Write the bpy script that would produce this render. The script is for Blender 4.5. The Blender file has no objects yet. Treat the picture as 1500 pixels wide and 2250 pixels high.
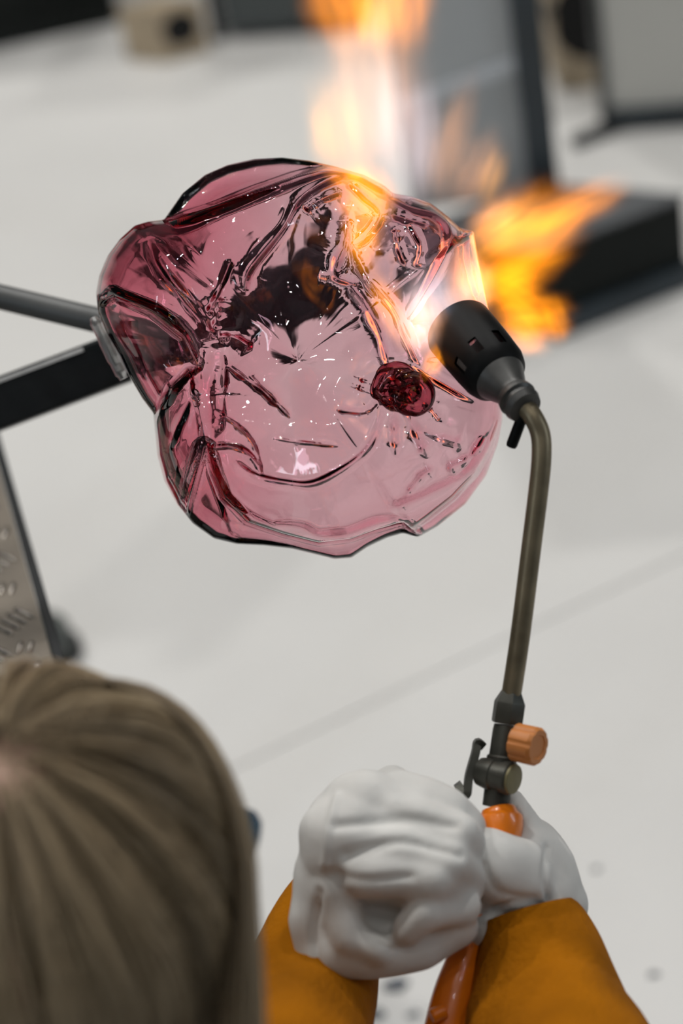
import bpy, bmesh, math, random
import numpy as np
from mathutils import Vector, Matrix
random.seed(7); rng = np.random.default_rng(11)
S = bpy.context.scene
C = S.collection

# ------------------------------------------------------------------ camera
CAM = Vector((0, 0, 1.9)); PITCH = math.radians(36.0); ROLL = 0.18; FOC = 85.0
FPX = FOC / 36.0 * 2250.0
Fv = Vector((0, math.cos(PITCH), -math.sin(PITCH)))
R0 = Vector((1, 0, 0)); U0 = Vector((0, math.sin(PITCH), math.cos(PITCH)))
Rv = R0 * math.cos(ROLL) - U0 * math.sin(ROLL)
Uv = R0 * math.sin(ROLL) + U0 * math.cos(ROLL)
cd = bpy.data.cameras.new('camera'); cam = bpy.data.objects.new('camera', cd); C.objects.link(cam)
cam.matrix_world = Matrix(((Rv.x, Uv.x, -Fv.x, CAM.x), (Rv.y, Uv.y, -Fv.y, CAM.y), (Rv.z, Uv.z, -Fv.z, CAM.z), (0, 0, 0, 1)))
cd.sensor_fit = 'VERTICAL'; cd.sensor_height = 36; cd.sensor_width = 24; cd.lens = FOC
cd.clip_start = 0.05; cd.clip_end = 60
cd.dof.use_dof = True; cd.dof.focus_distance = 1.535; cd.dof.aperture_fstop = 3.3
S.camera = cam

def P(px, py, d):
    """World point seen at a pixel of the 1500x2250 frame, d metres in front of the camera."""
    return CAM + (Fv + Rv * ((px - 750) / FPX) + Uv * ((1125 - py) / FPX)) * d
def onz(px, py, z=0.0):
    """World point at a pixel on the horizontal plane of height z."""
    r = Fv + Rv * ((px - 750) / FPX) + Uv * ((1125 - py) / FPX)
    return CAM + r * ((z - CAM.z) / r.z)

# ------------------------------------------------------------------ world, lights, exposure
w = bpy.data.worlds.new('hall'); S.world = w; w.use_nodes = True
w.node_tree.nodes['Background'].inputs[0].default_value = (0.86, 0.93, 1.0, 1)
w.node_tree.nodes['Background'].inputs[1].default_value = 0.10
def area(name, loc, target, sx, sy, power, col):
    l = bpy.data.lights.new(name, 'AREA'); l.shape = 'RECTANGLE'; l.size = sx; l.size_y = sy; l.energy = power; l.color = col
    o = bpy.data.objects.new(name, l); C.objects.link(o); o.location = loc
    o.rotation_euler = (Vector(target) - Vector(loc)).to_track_quat('-Z', 'Y').to_euler()
    return o
for (x, y, p) in [(-1.6, 0.1, 5), (-0.2, 0.1, 5), (1.3, 0.1, 5), (-1.8, 2.8, 44), (-0.3, 2.8, 34), (1.3, 2.8, 36), (-1.8, 4.8, 38), (0.0, 4.8, 36), (1.8, 4.8, 38)]:
    area('ceiling_lamp', (x, y, 4.2), (x, y, 0), 0.14, 0.08, p, (1.0, 0.975, 0.945))
for k in range(8):
    area('ceiling_spot', (-1.7 + 0.48 * k, (-0.9, 1.3)[k % 2], 4.3), (-1.7 + 0.48 * k, (-0.9, 1.3)[k % 2], 0), 0.08, 0.07, 2.6, (1.0, 0.98, 0.96))
area('hall_window', (4.6, 0.2, 2.3), (0.1, 1.4, 0.9), 0.35, 2.2, 30, (0.80, 0.90, 1.0))
area('hall_window', (-3.6, -1.2, 2.8), (0.1, 1.4, 0.9), 0.35, 2.0, 22, (0.80, 0.90, 1.0))
S.view_settings.view_transform = 'Standard'; S.view_settings.look = 'None'
S.view_settings.exposure = -0.02; S.view_settings.gamma = 1.0; S.view_settings.use_curve_mapping = False
cy = S.cycles
cy.max_bounces = 20; cy.transmission_bounces = 16; cy.glossy_bounces = 8; cy.diffuse_bounces = 3; cy.transparent_max_bounces = 16
cy.use_adaptive_sampling = True; cy.adaptive_threshold = 0.045; cy.adaptive_min_samples = 12; cy.volume_bounces = 0; cy.caustics_reflective = False; cy.caustics_refractive = False
cy.sample_clamp_indirect = 6.0; cy.use_denoising = True; cy.volume_step_rate = 2.0; cy.volume_max_steps = 64

# ------------------------------------------------------------------ materials
def mat(name, col, rough=0.5, metal=0.0, noise=None, bump=0.0, bscale=60, coat=0.0, sheen=0.0):
    m = bpy.data.materials.new(name); m.use_nodes = True
    nt = m.node_tree; b = nt.nodes['Principled BSDF']
    b.inputs['Base Color'].default_value = (*col, 1); b.inputs['Roughness'].default_value = rough; b.inputs['Metallic'].default_value = metal
    b.inputs['Coat Weight'].default_value = coat; b.inputs['Sheen Weight'].default_value = sheen
    tc = nt.nodes.new('ShaderNodeTexCoord')
    if noise:
        amt, sc = noise
        n = nt.nodes.new('ShaderNodeTexNoise'); n.inputs['Scale'].default_value = sc; n.inputs['Detail'].default_value = 4
        nt.links.new(tc.outputs['Object'], n.inputs['Vector'])
        r = nt.nodes.new('ShaderNodeValToRGB')
        r.color_ramp.elements[0].position = 0.3; r.color_ramp.elements[1].position = 0.7
        r.color_ramp.elements[0].color = (*[c * (1 - amt) for c in col], 1); r.color_ramp.elements[1].color = (*[min(1, c * (1 + amt)) for c in col], 1)
        nt.links.new(n.outputs['Fac'], r.inputs['Fac']); nt.links.new(r.outputs['Color'], b.inputs['Base Color'])
    if bump:
        n2 = nt.nodes.new('ShaderNodeTexNoise'); n2.inputs['Scale'].default_value = bscale; n2.inputs['Detail'].default_value = 3
        nt.links.new(tc.outputs['Object'], n2.inputs['Vector'])
        bp = nt.nodes.new('ShaderNodeBump'); bp.inputs['Strength'].default_value = bump; bp.inputs['Distance'].default_value = 0.004
        nt.links.new(n2.outputs['Fac'], bp.inputs['Height']); nt.links.new(bp.outputs['Normal'], b.inputs['Normal'])
    return m
M = {}
def dull(m, k=0.15):
    m.node_tree.nodes['Principled BSDF'].inputs['Specular IOR Level'].default_value = k; return m
M['floor'] = mat('floor_concrete', (0.60, 0.595, 0.575), 0.42, noise=(0.055, 1.7))
M['wall'] = mat('hall_wall', (0.10, 0.105, 0.11), 0.8, noise=(0.2, 0.8))
M['joint'] = mat('floor_joint', (0.30, 0.30, 0.29), 0.8)
M['black'] = dull(mat('black_steel', (0.009, 0.011, 0.012), 0.40, noise=(0.3, 30)), 0.22)
M['bluesteel'] = mat('blue_black_steel', (0.016, 0.026, 0.034), 0.32, noise=(0.25, 12))
M['pipe'] = mat('blowpipe_steel', (0.060, 0.063, 0.062), 0.45, metal=0.2, noise=(0.3, 25))
M['greypanel'] = mat('grey_sheet', (0.40, 0.42, 0.43), 0.5, noise=(0.06, 2))
M['greytop'] = mat('dark_grey_sheet', (0.085, 0.09, 0.095), 0.45, noise=(0.15, 5))
M['cabinet'] = dull(mat('dark_cabinet', (0.009, 0.011, 0.010), 0.6, noise=(0.3, 3)))
M['cabgrey'] = mat('slate_cabinet', (0.055, 0.065, 0.066), 0.6, noise=(0.2, 3))
M['wood'] = mat('tan_wood', (0.36, 0.29, 0.20), 0.6, noise=(0.16, 14))
M['hole'] = mat('hole_black', (0.004, 0.004, 0.004), 0.9)  # black plug for the bored holes; shade of their depth is in the colour
M['rubber'] = mat('boot_rubber', (0.055, 0.062, 0.058), 0.4, noise=(0.2, 12))
M['checker'] = mat('checker_plate', (0.15, 0.13, 0.105), 0.40, metal=0.6, noise=(0.2, 18))
M['tread'] = mat('tread_bright', (0.27, 0.25, 0.22), 0.25, metal=0.8, noise=(0.2, 30))  # bars lighter than the plate: specular contrast put into the base colour
M['cup'] = dull(mat('burner_black', (0.0045, 0.005, 0.0052), 0.5, noise=(0.3, 40)), 0.10)
M['cone'] = mat('burner_cone', (0.075, 0.075, 0.072), 0.42, metal=0.6, noise=(0.25, 60))
M['brass'] = mat('aged_brass', (0.20, 0.165, 0.105), 0.42, metal=0.7, noise=(0.28, 45))
M['nut'] = mat('dark_nut', (0.06, 0.06, 0.05), 0.45, metal=0.6, noise=(0.3, 60))
M['olive'] = mat('olive_brass', (0.17, 0.15, 0.075), 0.5, metal=0.4, noise=(0.15, 80))
M['knob'] = mat('orange_knob', (0.56, 0.20, 0.045), 0.5, noise=(0.05, 60))
M['handle'] = mat('orange_handle', (0.86, 0.21, 0.008), 0.28, coat=0.3)
M['glove'] = mat('white_glove', (0.60, 0.595, 0.57), 0.9, noise=(0.10, 22), bump=0.12, bscale=40)
M['sleeve'] = dull(mat('ochre_suede', (0.31, 0.105, 0.0015), 0.95, noise=(0.25, 16), bump=0.4, bscale=260), 0.1)
M['skin'] = mat('skin', (0.55, 0.33, 0.25), 0.5, noise=(0.05, 30))
M['shirt'] = mat('dark_shirt', (0.02, 0.022, 0.026), 0.85, noise=(0.2, 20))
M['frame'] = mat('glasses_frame', (0.012, 0.045, 0.075), 0.2, coat=0.5)
M['chip'] = mat('dark_chip', (0.035, 0.045, 0.06), 0.3)
M['bolt'] = mat('bolt_steel', (0.5, 0.5, 0.5), 0.3, metal=0.9)
def hair_mat():
    m = bpy.data.materials.new('hair_strands'); m.use_nodes = True; nt = m.node_tree; b = nt.nodes['Principled BSDF']
    g = nt.nodes.new('ShaderNodeAttribute'); g.attribute_name = 'tone'; r = nt.nodes.new('ShaderNodeValToRGB')
    r.color_ramp.elements[0].color = (0.10, 0.070, 0.036, 1); r.color_ramp.elements[1].color = (0.52, 0.40, 0.25, 1)
    nt.links.new(g.outputs['Fac'], r.inputs['Fac']); nt.links.new(r.outputs['Color'], b.inputs['Base Color'])
    b.inputs['Roughness'].default_value = 0.42
    return m
M['hair'] = hair_mat(); M['haircap'] = mat('hair_under', (0.10, 0.072, 0.042), 0.8, noise=(0.3, 40))
def glass_mat(name, dens, col=(0.93, 0.12, 0.34), ior=1.47):
    m = bpy.data.materials.new(name); m.use_nodes = True; nt = m.node_tree
    nt.nodes.remove(nt.nodes['Principled BSDF']); out = nt.nodes['Material Output']
    g = nt.nodes.new('ShaderNodeBsdfGlass'); g.inputs['IOR'].default_value = ior; g.inputs['Roughness'].default_value = 0.0
    g.inputs['Color'].default_value = (1, 1, 1, 1)
    a = nt.nodes.new('ShaderNodeVolumeAbsorption'); a.inputs['Color'].default_value = (*col, 1); a.inputs['Density'].default_value = dens
    nt.links.new(g.outputs[0], out.inputs['Surface']); nt.links.new(a.outputs[0], out.inputs['Volume'])
    return m
M['glass'] = glass_mat('mauve_glass', 98, (0.87, 0.15, 0.32))
M['knot'] = glass_mat('wine_glass_knot', 230, (0.72, 0.08, 0.20))
M['clear'] = glass_mat('smoky_glass', 25, (0.5, 0.55, 0.52))
M['clear'].node_tree.nodes['Glass BSDF'].inputs['Roughness'].default_value = 0.35
M['lens'] = glass_mat('lens_glass', 5, (0.8, 0.9, 0.95))
def flame_mat():
    m = bpy.data.materials.new('flame_gas'); m.use_nodes = True; nt = m.node_tree; N = nt.nodes; L = nt.links
    N.remove(N['Principled BSDF']); out = N['Material Output']
    tc = N.new('ShaderNodeTexCoord'); oi = N.new('ShaderNodeObjectInfo')
    mp = N.new('ShaderNodeVectorMath'); mp.operation = 'MULTIPLY'; mp.inputs[1].default_value = (1.0, 1.0, 0.8)
    L.new(tc.outputs['Object'], mp.inputs[0])
    of = N.new('ShaderNodeVectorMath'); of.operation = 'ADD'
    sc = N.new('ShaderNodeMath'); sc.operation = 'MULTIPLY'; sc.inputs[1].default_value = 37.0; L.new(oi.outputs['Random'], sc.inputs[0])
    L.new(mp.outputs[0], of.inputs[0]); L.new(sc.outputs[0], of.inputs[1])
    n = N.new('ShaderNodeTexNoise'); n.inputs['Scale'].default_value = 1.7; n.inputs['Detail'].default_value = 2.5; L.new(of.outputs[0], n.inputs['Vector'])
    sb = N.new('ShaderNodeVectorMath'); sb.operation = 'SUBTRACT'; sb.inputs[1].default_value = (0.5, 0.5, 0.5); L.new(n.outputs['Color'], sb.inputs[0])
    ml = N.new('ShaderNodeVectorMath'); ml.operation = 'SCALE'; ml.inputs['Scale'].default_value = 1.15; L.new(sb.outputs[0], ml.inputs[0])
    ad = N.new('ShaderNodeVectorMath'); ad.operation = 'ADD'; L.new(tc.outputs['Object'], ad.inputs[0]); L.new(ml.outputs[0], ad.inputs[1])
    ln = N.new('ShaderNodeVectorMath'); ln.operation = 'LENGTH'; L.new(ad.outputs[0], ln.inputs[0])
    mr = N.new('ShaderNodeMapRange'); mr.interpolation_type = 'SMOOTHSTEP'
    mr.inputs['From Min'].default_value = 1.0; mr.inputs['From Max'].default_value = 0.05; L.new(ln.outputs['Value'], mr.inputs['Value'])
    ln2 = N.new('ShaderNodeVectorMath'); ln2.operation = 'LENGTH'; L.new(tc.outputs['Object'], ln2.inputs[0])
    mr2 = N.new('ShaderNodeMapRange'); mr2.inputs['From Min'].default_value = 1.0; mr2.inputs['From Max'].default_value = 0.5; L.new(ln2.outputs['Value'], mr2.inputs['Value'])
    mp3 = N.new('ShaderNodeVectorMath'); mp3.operation = 'MULTIPLY'; mp3.inputs[1].default_value = (3.2, 3.2, 0.9); L.new(of.outputs[0], mp3.inputs[0])
    n3 = N.new('ShaderNodeTexNoise'); n3.inputs['Scale'].default_value = 1.3; n3.inputs['Detail'].default_value = 3; L.new(mp3.outputs[0], n3.inputs['Vector'])
    mr3 = N.new('ShaderNodeMapRange'); mr3.inputs['From Min'].default_value = 0.35; mr3.inputs['From Max'].default_value = 0.62; mr3.inputs['To Min'].default_value = 0.3; mr3.inputs['To Max'].default_value = 1.2
    L.new(n3.outputs['Fac'], mr3.inputs['Value'])
    def mul(a, b):
        q = N.new('ShaderNodeMath'); q.operation = 'MULTIPLY'; L.new(a, q.inputs[0]); L.new(b, q.inputs[1]); return q.outputs[0]
    d = mul(mul(mul(mr.outputs[0], mr2.outputs[0]), mr3.outputs[0]), oi.outputs['Alpha'])
    em = N.new('ShaderNodeEmission'); L.new(oi.outputs['Color'], em.inputs['Color']); L.new(d, em.inputs['Strength'])
    L.new(em.outputs[0], out.inputs['Volume'])
    return m
M['flame'] = flame_mat()

# ------------------------------------------------------------------ helpers
def link(name, me, m, parent=None, smooth=False):
    o = bpy.data.objects.new(name, me); C.objects.link(o)
    if m is not None and not me.materials: me.materials.append(M[m] if isinstance(m, str) else m)
    if smooth:
        me.polygons.foreach_set('use_smooth', [True] * len(me.polygons))
    if parent is not None:
        o.parent = parent; o.matrix_parent_inverse = Matrix.Translation(-parent.location)
    return o
def raw(name, v, f, m, parent=None, smooth=False):
    me = bpy.data.meshes.new(name); me.from_pydata([tuple(p) for p in v], [], f); me.update()
    bm = bmesh.new(); bm.from_mesh(me); bmesh.ops.recalc_face_normals(bm, faces=bm.faces); bm.to_mesh(me); bm.free()
    return link(name, me, m, parent, smooth)
def tag(o, label, cat, group=None, kind=None):
    if label: o['label'] = label
    if cat: o['category'] = cat
    if group: o['group'] = group
    if kind: o['kind'] = kind
    return o
def thing(name, loc, label, cat, group=None):
    o = bpy.data.objects.new(name, None); C.objects.link(o); o.location = loc; o.empty_display_size = 0.02
    return tag(o, label, cat, group)
def basis(ax, hint=Vector((0, 0, 1))):
    z = ax.normalized(); x = hint.cross(z)
    if x.length < 1e-4: x = Vector((1, 0, 0)).cross(z)
    x.normalize(); return x, z.cross(x), z
def tube_geo(pts, rad, n=16, cap=True):
    pts = [Vector(p) for p in pts]
    if not hasattr(rad, '__len__'): rad = [rad] * len(pts)
    v, f = [], []; x = None
    for i, p in enumerate(pts):
        t = (pts[min(i + 1, len(pts) - 1)] - pts[max(i - 1, 0)]).normalized()
        if x is None: x, y, _ = basis(t)
        else:
            x = (x - t * x.dot(t)).normalized(); y = t.cross(x)
        for k in range(n):
            a = 2 * math.pi * k / n; v.append(p + (x * math.cos(a) + y * math.sin(a)) * rad[i])
    for i in range(len(pts) - 1):
        for k in range(n):
            f.append((i * n + k, i * n + (k + 1) % n, (i + 1) * n + (k + 1) % n, (i + 1) * n + k))
    if cap: f.append(tuple(range(n))); f.append(tuple(range((len(pts) - 1) * n, len(pts) * n)))
    return v, f
def tube(name, pts, rad, m, parent=None, n=16, smooth=True):
    v, f = tube_geo(pts, rad, n); o = raw(name, v, f, m, parent, smooth); autosm(o); return o
def autosm(o, ang=40):
    me = o.data; bm = bmesh.new(); bm.from_mesh(me)
    for e in bm.edges:
        e.smooth = not (len(e.link_faces) == 2 and e.calc_face_angle(0) > math.radians(ang))
    bm.to_mesh(me); bm.free()
def spline(pts, n=8):
    pts = [Vector(p) for p in pts]; out = []
    for i in range(len(pts) - 1):
        p0, p1, p2, p3 = pts[max(i - 1, 0)], pts[i], pts[i + 1], pts[min(i + 2, len(pts) - 1)]
        for k in range(n):
            t = k / n
            out.append(0.5 * ((2 * p1) + (p2 - p0) * t + (2 * p0 - 5 * p1 + 4 * p2 - p3) * t * t + (3 * p1 - p0 - 3 * p2 + p3) * t ** 3))
    out.append(pts[-1]); return out
def lathe(name, o, ax, prof, m, parent=None, n=40, hint=Vector((0, 0, 1)), closed=False, shape=None):
    """prof: (distance along ax, radius)."""
    x, y, z = basis(ax, hint); v, f = [], []
    for (h, r) in prof:
        for k in range(n):
            a = 2 * math.pi * k / n; q = r * (shape(a) if shape else 1)
            v.append(o + z * h + (x * math.cos(a) + y * math.sin(a)) * q)
    L = len(prof)
    for i in range(L - 1 + (1 if closed else 0)):
        j = (i + 1) % L
        for k in range(n): f.append((i * n + k, i * n + (k + 1) % n, j * n + (k + 1) % n, j * n + k))
    if not closed: f.append(tuple(range(n))); f.append(tuple(range((L - 1) * n, L * n)))
    ob = raw(name, v, f, m, parent, True); autosm(ob, 32); return ob
def prism(name, base, up, m, parent=None, bevel=0.0):
    """Prism over polygon base (world points) extruded by vector up."""
    n = len(base); v = [Vector(p) for p in base] + [Vector(p) + up for p in base]
    f = [tuple(range(n)), tuple(range(n, 2 * n))] + [(i, (i + 1) % n, n + (i + 1) % n, n + i) for i in range(n)]
    ob = raw(name, v, f, m, parent)
    if bevel:
        bm = bmesh.new(); bm.from_mesh(ob.data)
        bmesh.ops.bevel(bm, geom=list(bm.edges), offset=bevel, segments=2, affect='EDGES', profile=0.5); bm.to_mesh(ob.data); bm.free()
    return ob
def beam(name, a, b, wv, hv, m, parent=None, bevel=0.002):
    """Box beam from a to b with half-extent vectors wv and hv."""
    a, b = Vector(a), Vector(b)
    return prism(name, [a - wv - hv, a + wv - hv, a + wv + hv, a - wv + hv], b - a, m, parent, bevel)
def bodymesh(name, caps, m, parent=None, voxel=0.003, smooth=6, disp=None):
    """Continuous surface over tapered capsules: caps = [(p, q, r_p, r_q)]; voxel union, then smoothed."""
    bm = bmesh.new()
    for (p, q, r1, r2) in caps:
        p, q = Vector(p), Vector(q); d = q - p; L = max(d.length, 1e-5); x, y, z = basis(d if d.length > 1e-5 else Vector((0, 0, 1)))
        prof = [(-r1 * math.cos(t), r1 * math.sin(t)) for t in np.linspace(0.05, math.pi / 2, 7)] + [(L + r2 * math.sin(t), r2 * math.cos(t)) for t in np.linspace(0, math.pi / 2 - 0.05, 7)]
        n = 20; rows = []
        for (h, r) in prof:
            rows.append([bm.verts.new(p + z * h + (x * math.cos(2 * math.pi * k / n) + y * math.sin(2 * math.pi * k / n)) * r) for k in range(n)])
        for i in range(len(rows) - 1):
            for k in range(n): bm.faces.new((rows[i][k], rows[i][(k + 1) % n], rows[i + 1][(k + 1) % n], rows[i + 1][k]))
        bm.faces.new(rows[0][::-1]); bm.faces.new(rows[-1])
    bmesh.ops.recalc_face_normals(bm, faces=bm.faces)
    me = bpy.data.meshes.new(name); bm.to_mesh(me); bm.free()
    t = bpy.data.objects.new('tmp', me); C.objects.link(t)
    md = t.modifiers.new('r', 'REMESH'); md.mode = 'VOXEL'; md.voxel_size = voxel
    if smooth:
        sm = t.modifiers.new('s', 'SMOOTH'); sm.factor = 0.5; sm.iterations = smooth
    dg = bpy.context.evaluated_depsgraph_get(); me2 = bpy.data.meshes.new_from_object(t.evaluated_get(dg))
    bpy.data.objects.remove(t); bpy.data.meshes.remove(me); me2.materials.clear(); me2.name = name
    if disp:
        co = np.empty(len(me2.vertices) * 3); me2.vertices.foreach_get('co', co); co = co.reshape(-1, 3)
        no = np.empty(len(me2.vertices) * 3); me2.vertices.foreach_get('normal', no); no = no.reshape(-1, 3)
        me2.vertices.foreach_set('co', (co + no * disp(co)[:, None]).ravel()); me2.update()
    return link(name, me2, m, parent, True)
def pix(co):
    """Frame pixel coordinates of world points (numpy), used to lay folds on a finished mesh."""
    q = co - np.array(CAM); d = q @ np.array(Fv)
    return 750 + (q @ np.array(Rv)) / d * FPX, 1125 - (q @ np.array(Uv)) / d * FPX
EZ = Vector((0, 0, 1))

# ------------------------------------------------------------------ floor: two cast slabs with a saw-cut joint
fl = raw('floor', [(-7, -2, -0.02), (7, -2, -0.02), (7, 9, -0.02), (-7, 9, -0.02)], [(0, 1, 2, 3)], 'joint'); tag(fl, None, None, kind='structure')
j0, j1 = onz(510, 1690), onz(1500, 1220); jd = (j1 - j0).normalized(); jn = Vector((-jd.y, jd.x, 0))
for sgn in (1, -1):
    a = j0 + jn * sgn * 0.0013
    q = [a - jd * 9, a + jd * 9, a + jd * 9 + jn * sgn * 8, a - jd * 9 + jn * sgn * 8]
    prism('floor_slab', [p - EZ * 0.0195 for p in q], EZ * 0.0195, 'floor', fl)

for nm, q in (('wall_back', [(-7, 8.8, 0), (7, 8.8, 0), (7, 9, 0), (-7, 9, 0)]), ('wall_left', [(-7, -2, 0), (-6.8, -2, 0), (-6.8, 8.8, 0), (-7, 8.8, 0)]), ('wall_right', [(6.8, -2, 0), (7, -2, 0), (7, 8.8, 0), (6.8, 8.8, 0)])):
    tag(prism(nm, [Vector(p) for p in q], EZ * 4.6, 'wall'), None, None, kind='structure')
tag(prism('ceiling', [Vector(p) for p in ((-7, -2, 4.6), (7, -2, 4.6), (7, 9, 4.6), (-7, 9, 4.6))], EZ * 0.15, 'wall'), None, None, kind='structure')

# ------------------------------------------------------------------ background furniture
# dark cabinet along the top left
a, b = onz(-260, 160), onz(262, 47); n2 = Vector((-(b - a).y, (b - a).x, 0)).normalized()
t = thing('equipment_cabinet', (a + b) / 2, 'black equipment cabinet whose base meets the floor behind the wooden block', 'cabinet')
prism('body', [a, b, b + n2 * 0.5, a + n2 * 0.5], EZ * 0.9, 'cabinet', t, 0.004)
beam('plinth_rail', a + EZ * 0.03 - n2 * 0.006, b + EZ * 0.03 - n2 * 0.006, n2 * 0.006, EZ * 0.025, 'cabinet', t)
a, b = onz(500, 92), onz(800, 72); n2 = Vector((-(b - a).y, (b - a).x, 0)).normalized()
t = thing('tool_stand', (a + b) / 2, 'slate grey tool stand with dark leg behind the upper flame', 'stand')
prism('body', [a + EZ * 0.02, b + EZ * 0.02, b + n2 * 0.4 + EZ * 0.02, a + n2 * 0.4 + EZ * 0.02], EZ * 0.7, 'cabgrey', t, 0.004)
l0 = onz(482, 84); beam('leg', l0, l0 + EZ * 0.75, Vector((0.012, 0, 0)), Vector((0, 0.012, 0)), 'black', t)
pp = spline([P(497, -30, 4.45), P(505, 12, 4.45), P(520, 30, 4.45), P(545, 34, 4.45), P(600, 26, 4.47)], 6)
tube('rail', pp, 0.010, 'pipe', t, 10)
for k in range(2):
    l1 = (a * (0.9 - k * 0.8) + b * (0.1 + k * 0.8)); beam('foot', l1 + n2 * 0.1, l1 + n2 * 0.1 + EZ * 0.03, Vector((0.02, 0, 0)), Vector((0, 0.02, 0)), 'black', t)

def holed_block(name, A, B, depth, H, hole_u, hole_v, hr, label, side=None):
    """Wooden block: front face A-B (floor points) with a round bored hole, depth away from the viewer."""
    u = (B - A); Wd = u.length; u.normalize(); n = Vector((-u.y, u.x, 0))
    if side is not None: n = side - A; depth = n.length; n.normalize()
    t = thing(name, (A + B) / 2 + n * depth / 2, label, 'wooden block')
    Nn = 32; v, f = [], []
    ring = []; edge = []
    cu, cv = hole_u * Wd, hole_v * H
    for k in range(Nn):
        a = 2 * math.pi * k / Nn; c, s = math.cos(a), math.sin(a)
        ring.append(len(v)); v.append(A + u * (cu + c * hr) + EZ * (cv + s * hr))
        tx = ((Wd - cu) if c > 0 else cu) / max(abs(c), 1e-6); tz = ((H - cv) if s > 0 else cv) / max(abs(s), 1e-6); tt = min(tx, tz)
        edge.append(len(v)); v.append(A + u * (cu + c * tt) + EZ * (cv + s * tt))
    for k in range(Nn): f.append((ring[k], ring[(k + 1) % Nn], edge[(k + 1) % Nn], edge[k]))
    b0 = len(v)
    for p in (A, B, B + EZ * H, A + EZ * H): v.append(p + n * 0.0)
    for p in (A, B, B + EZ * H, A + EZ * H): v.append(p + n * depth)
    for i in range(4): f.append((b0 + i, b0 + (i + 1) % 4, b0 + 4 + (i + 1) % 4, b0 + 4 + i))
    f.append((b0 + 4, b0 + 5, b0 + 6, b0 + 7))
    raw('body', v, f, 'wood', t)
    c0 = A + u * cu + EZ * cv; n = Vector((-u.y, u.x, 0)); depth = min(depth, 0.09)
    lathe('bored_hole', c0 + n * 0.0008, n, [(0, hr * 0.999), (depth * 0.75, hr * 0.97), (depth * 0.75, 0.002)], 'hole', t, 32)
    return t
A, B = onz(366, 138), onz(462, 112)
holed_block('mould_block', A, B, 0.115, 0.105, 0.45, 0.55, 0.034, 'small pale wooden block with a round black hole beside the dark cabinet', onz(282, 132))
A, B = onz(1232, 206), onz(1420, 170)
holed_block('mould_block', A, B, 0.22, 0.34, 0.5, 0.38, 0.080, 'large tan wooden block with a black hole between two grey panels')

# low steel base with post and grey sheet
A, B, D2 = onz(1188, 548, 0.15), onz(1512, 424, 0.15), onz(1180, 398, 0.15)
Dn = A + D2 - B
t = thing('machine_base', Vector((((A + D2) / 2).x, ((A + D2) / 2).y, 0)), 'low black steel machine base with grey top plate, post and sheet behind the flame', 'machine')
ins = lambda p, k: (A + D2) / 2 + (p - (A + D2) / 2) * k
top = [A, B, D2, Dn]
prism('top_plate', [p - EZ * 0.008 for p in top], EZ * 0.008, 'greytop', t, 0.002)
prism('body', [Vector((ins(p, 0.97).x, ins(p, 0.97).y, 0.03)) for p in top], EZ * 0.112, 'cabinet', t, 0.003)  # black body also stands in for the shadowed hollow under the plate
A0, B0 = Vector((A.x, A.y, 0)), Vector((B.x, B.y, 0)); un = (B0 - A0).normalized(); nn = Vector((-un.y, un.x, 0))
beam('bottom_rail', A0 + EZ * 0.018, B0 + EZ * 0.018, nn * 0.012, EZ * 0.018, 'bluesteel', t)
D0 = Vector((Dn.x, Dn.y, 0))
beam('bottom_rail', A0 + EZ * 0.018 + nn * 0.013, D0 + EZ * 0.018, un * 0.012, EZ * 0.018, 'bluesteel', t)
pb = onz(1196, 424, 0.15)
post_w = 0.0215
beam('post', pb, pb + EZ * 1.1, Vector((post_w, 0, 0)), Vector((0, 0.02, 0)), 'bluesteel', t, 0.003)
pl = onz(905, 462, 0.15); pr = pb + Vector((-post_w, 0.0, 0)); pn = Vector((-(pr - pl).y, (pr - pl).x, 0)).normalized()
prism('sheet_panel', [pl, pr, pr + pn * 0.006, pl + pn * 0.006], EZ * 1.05, 'greypanel', t)
s0 = pr + EZ * 0.215 - pn * 0.004; s1 = pl + EZ * 0.17 - pn * 0.004
beam('cross_strip', s0, s1, pn * 0.003, EZ * 0.010, mat('pale_strip', (0.52, 0.55, 0.58), 0.5), t, 0.001)

# grey panel on a dark foot, top right
pl, pr = onz(1332, 286), onz(1660, 262); pn = Vector((-(pr - pl).y, (pr - pl).x, 0)).normalized()
t = thing('screen_panel', (pl + pr) / 2, 'pale grey free standing screen panel on dark splayed feet', 'screen')
prism('sheet', [pl + EZ * 0.03, pr + EZ * 0.03, pr + pn * 0.012 + EZ * 0.03, pl + pn * 0.012 + EZ * 0.03], EZ * 0.8, mat('screen_grey', (0.52, 0.52, 0.49), 0.55, noise=(0.05, 2)), t)
beam('edge_tube', pl, pl + EZ * 0.83, Vector((0.008, 0, 0)), Vector((0, 0.008, 0)), 'pipe', t)
beam('bottom_rail', pl + EZ * 0.022, pr + EZ * 0.022, pn * 0.014, EZ * 0.016, 'bluesteel', t)
f0, f1 = onz(1256, 325), onz(1375, 285); tube('foot', spline([f0 + EZ * 0.010, (f0 + f1) / 2 + EZ * 0.014, f1 + EZ * 0.02], 5), 0.011, 'black', t, 10)

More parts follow.
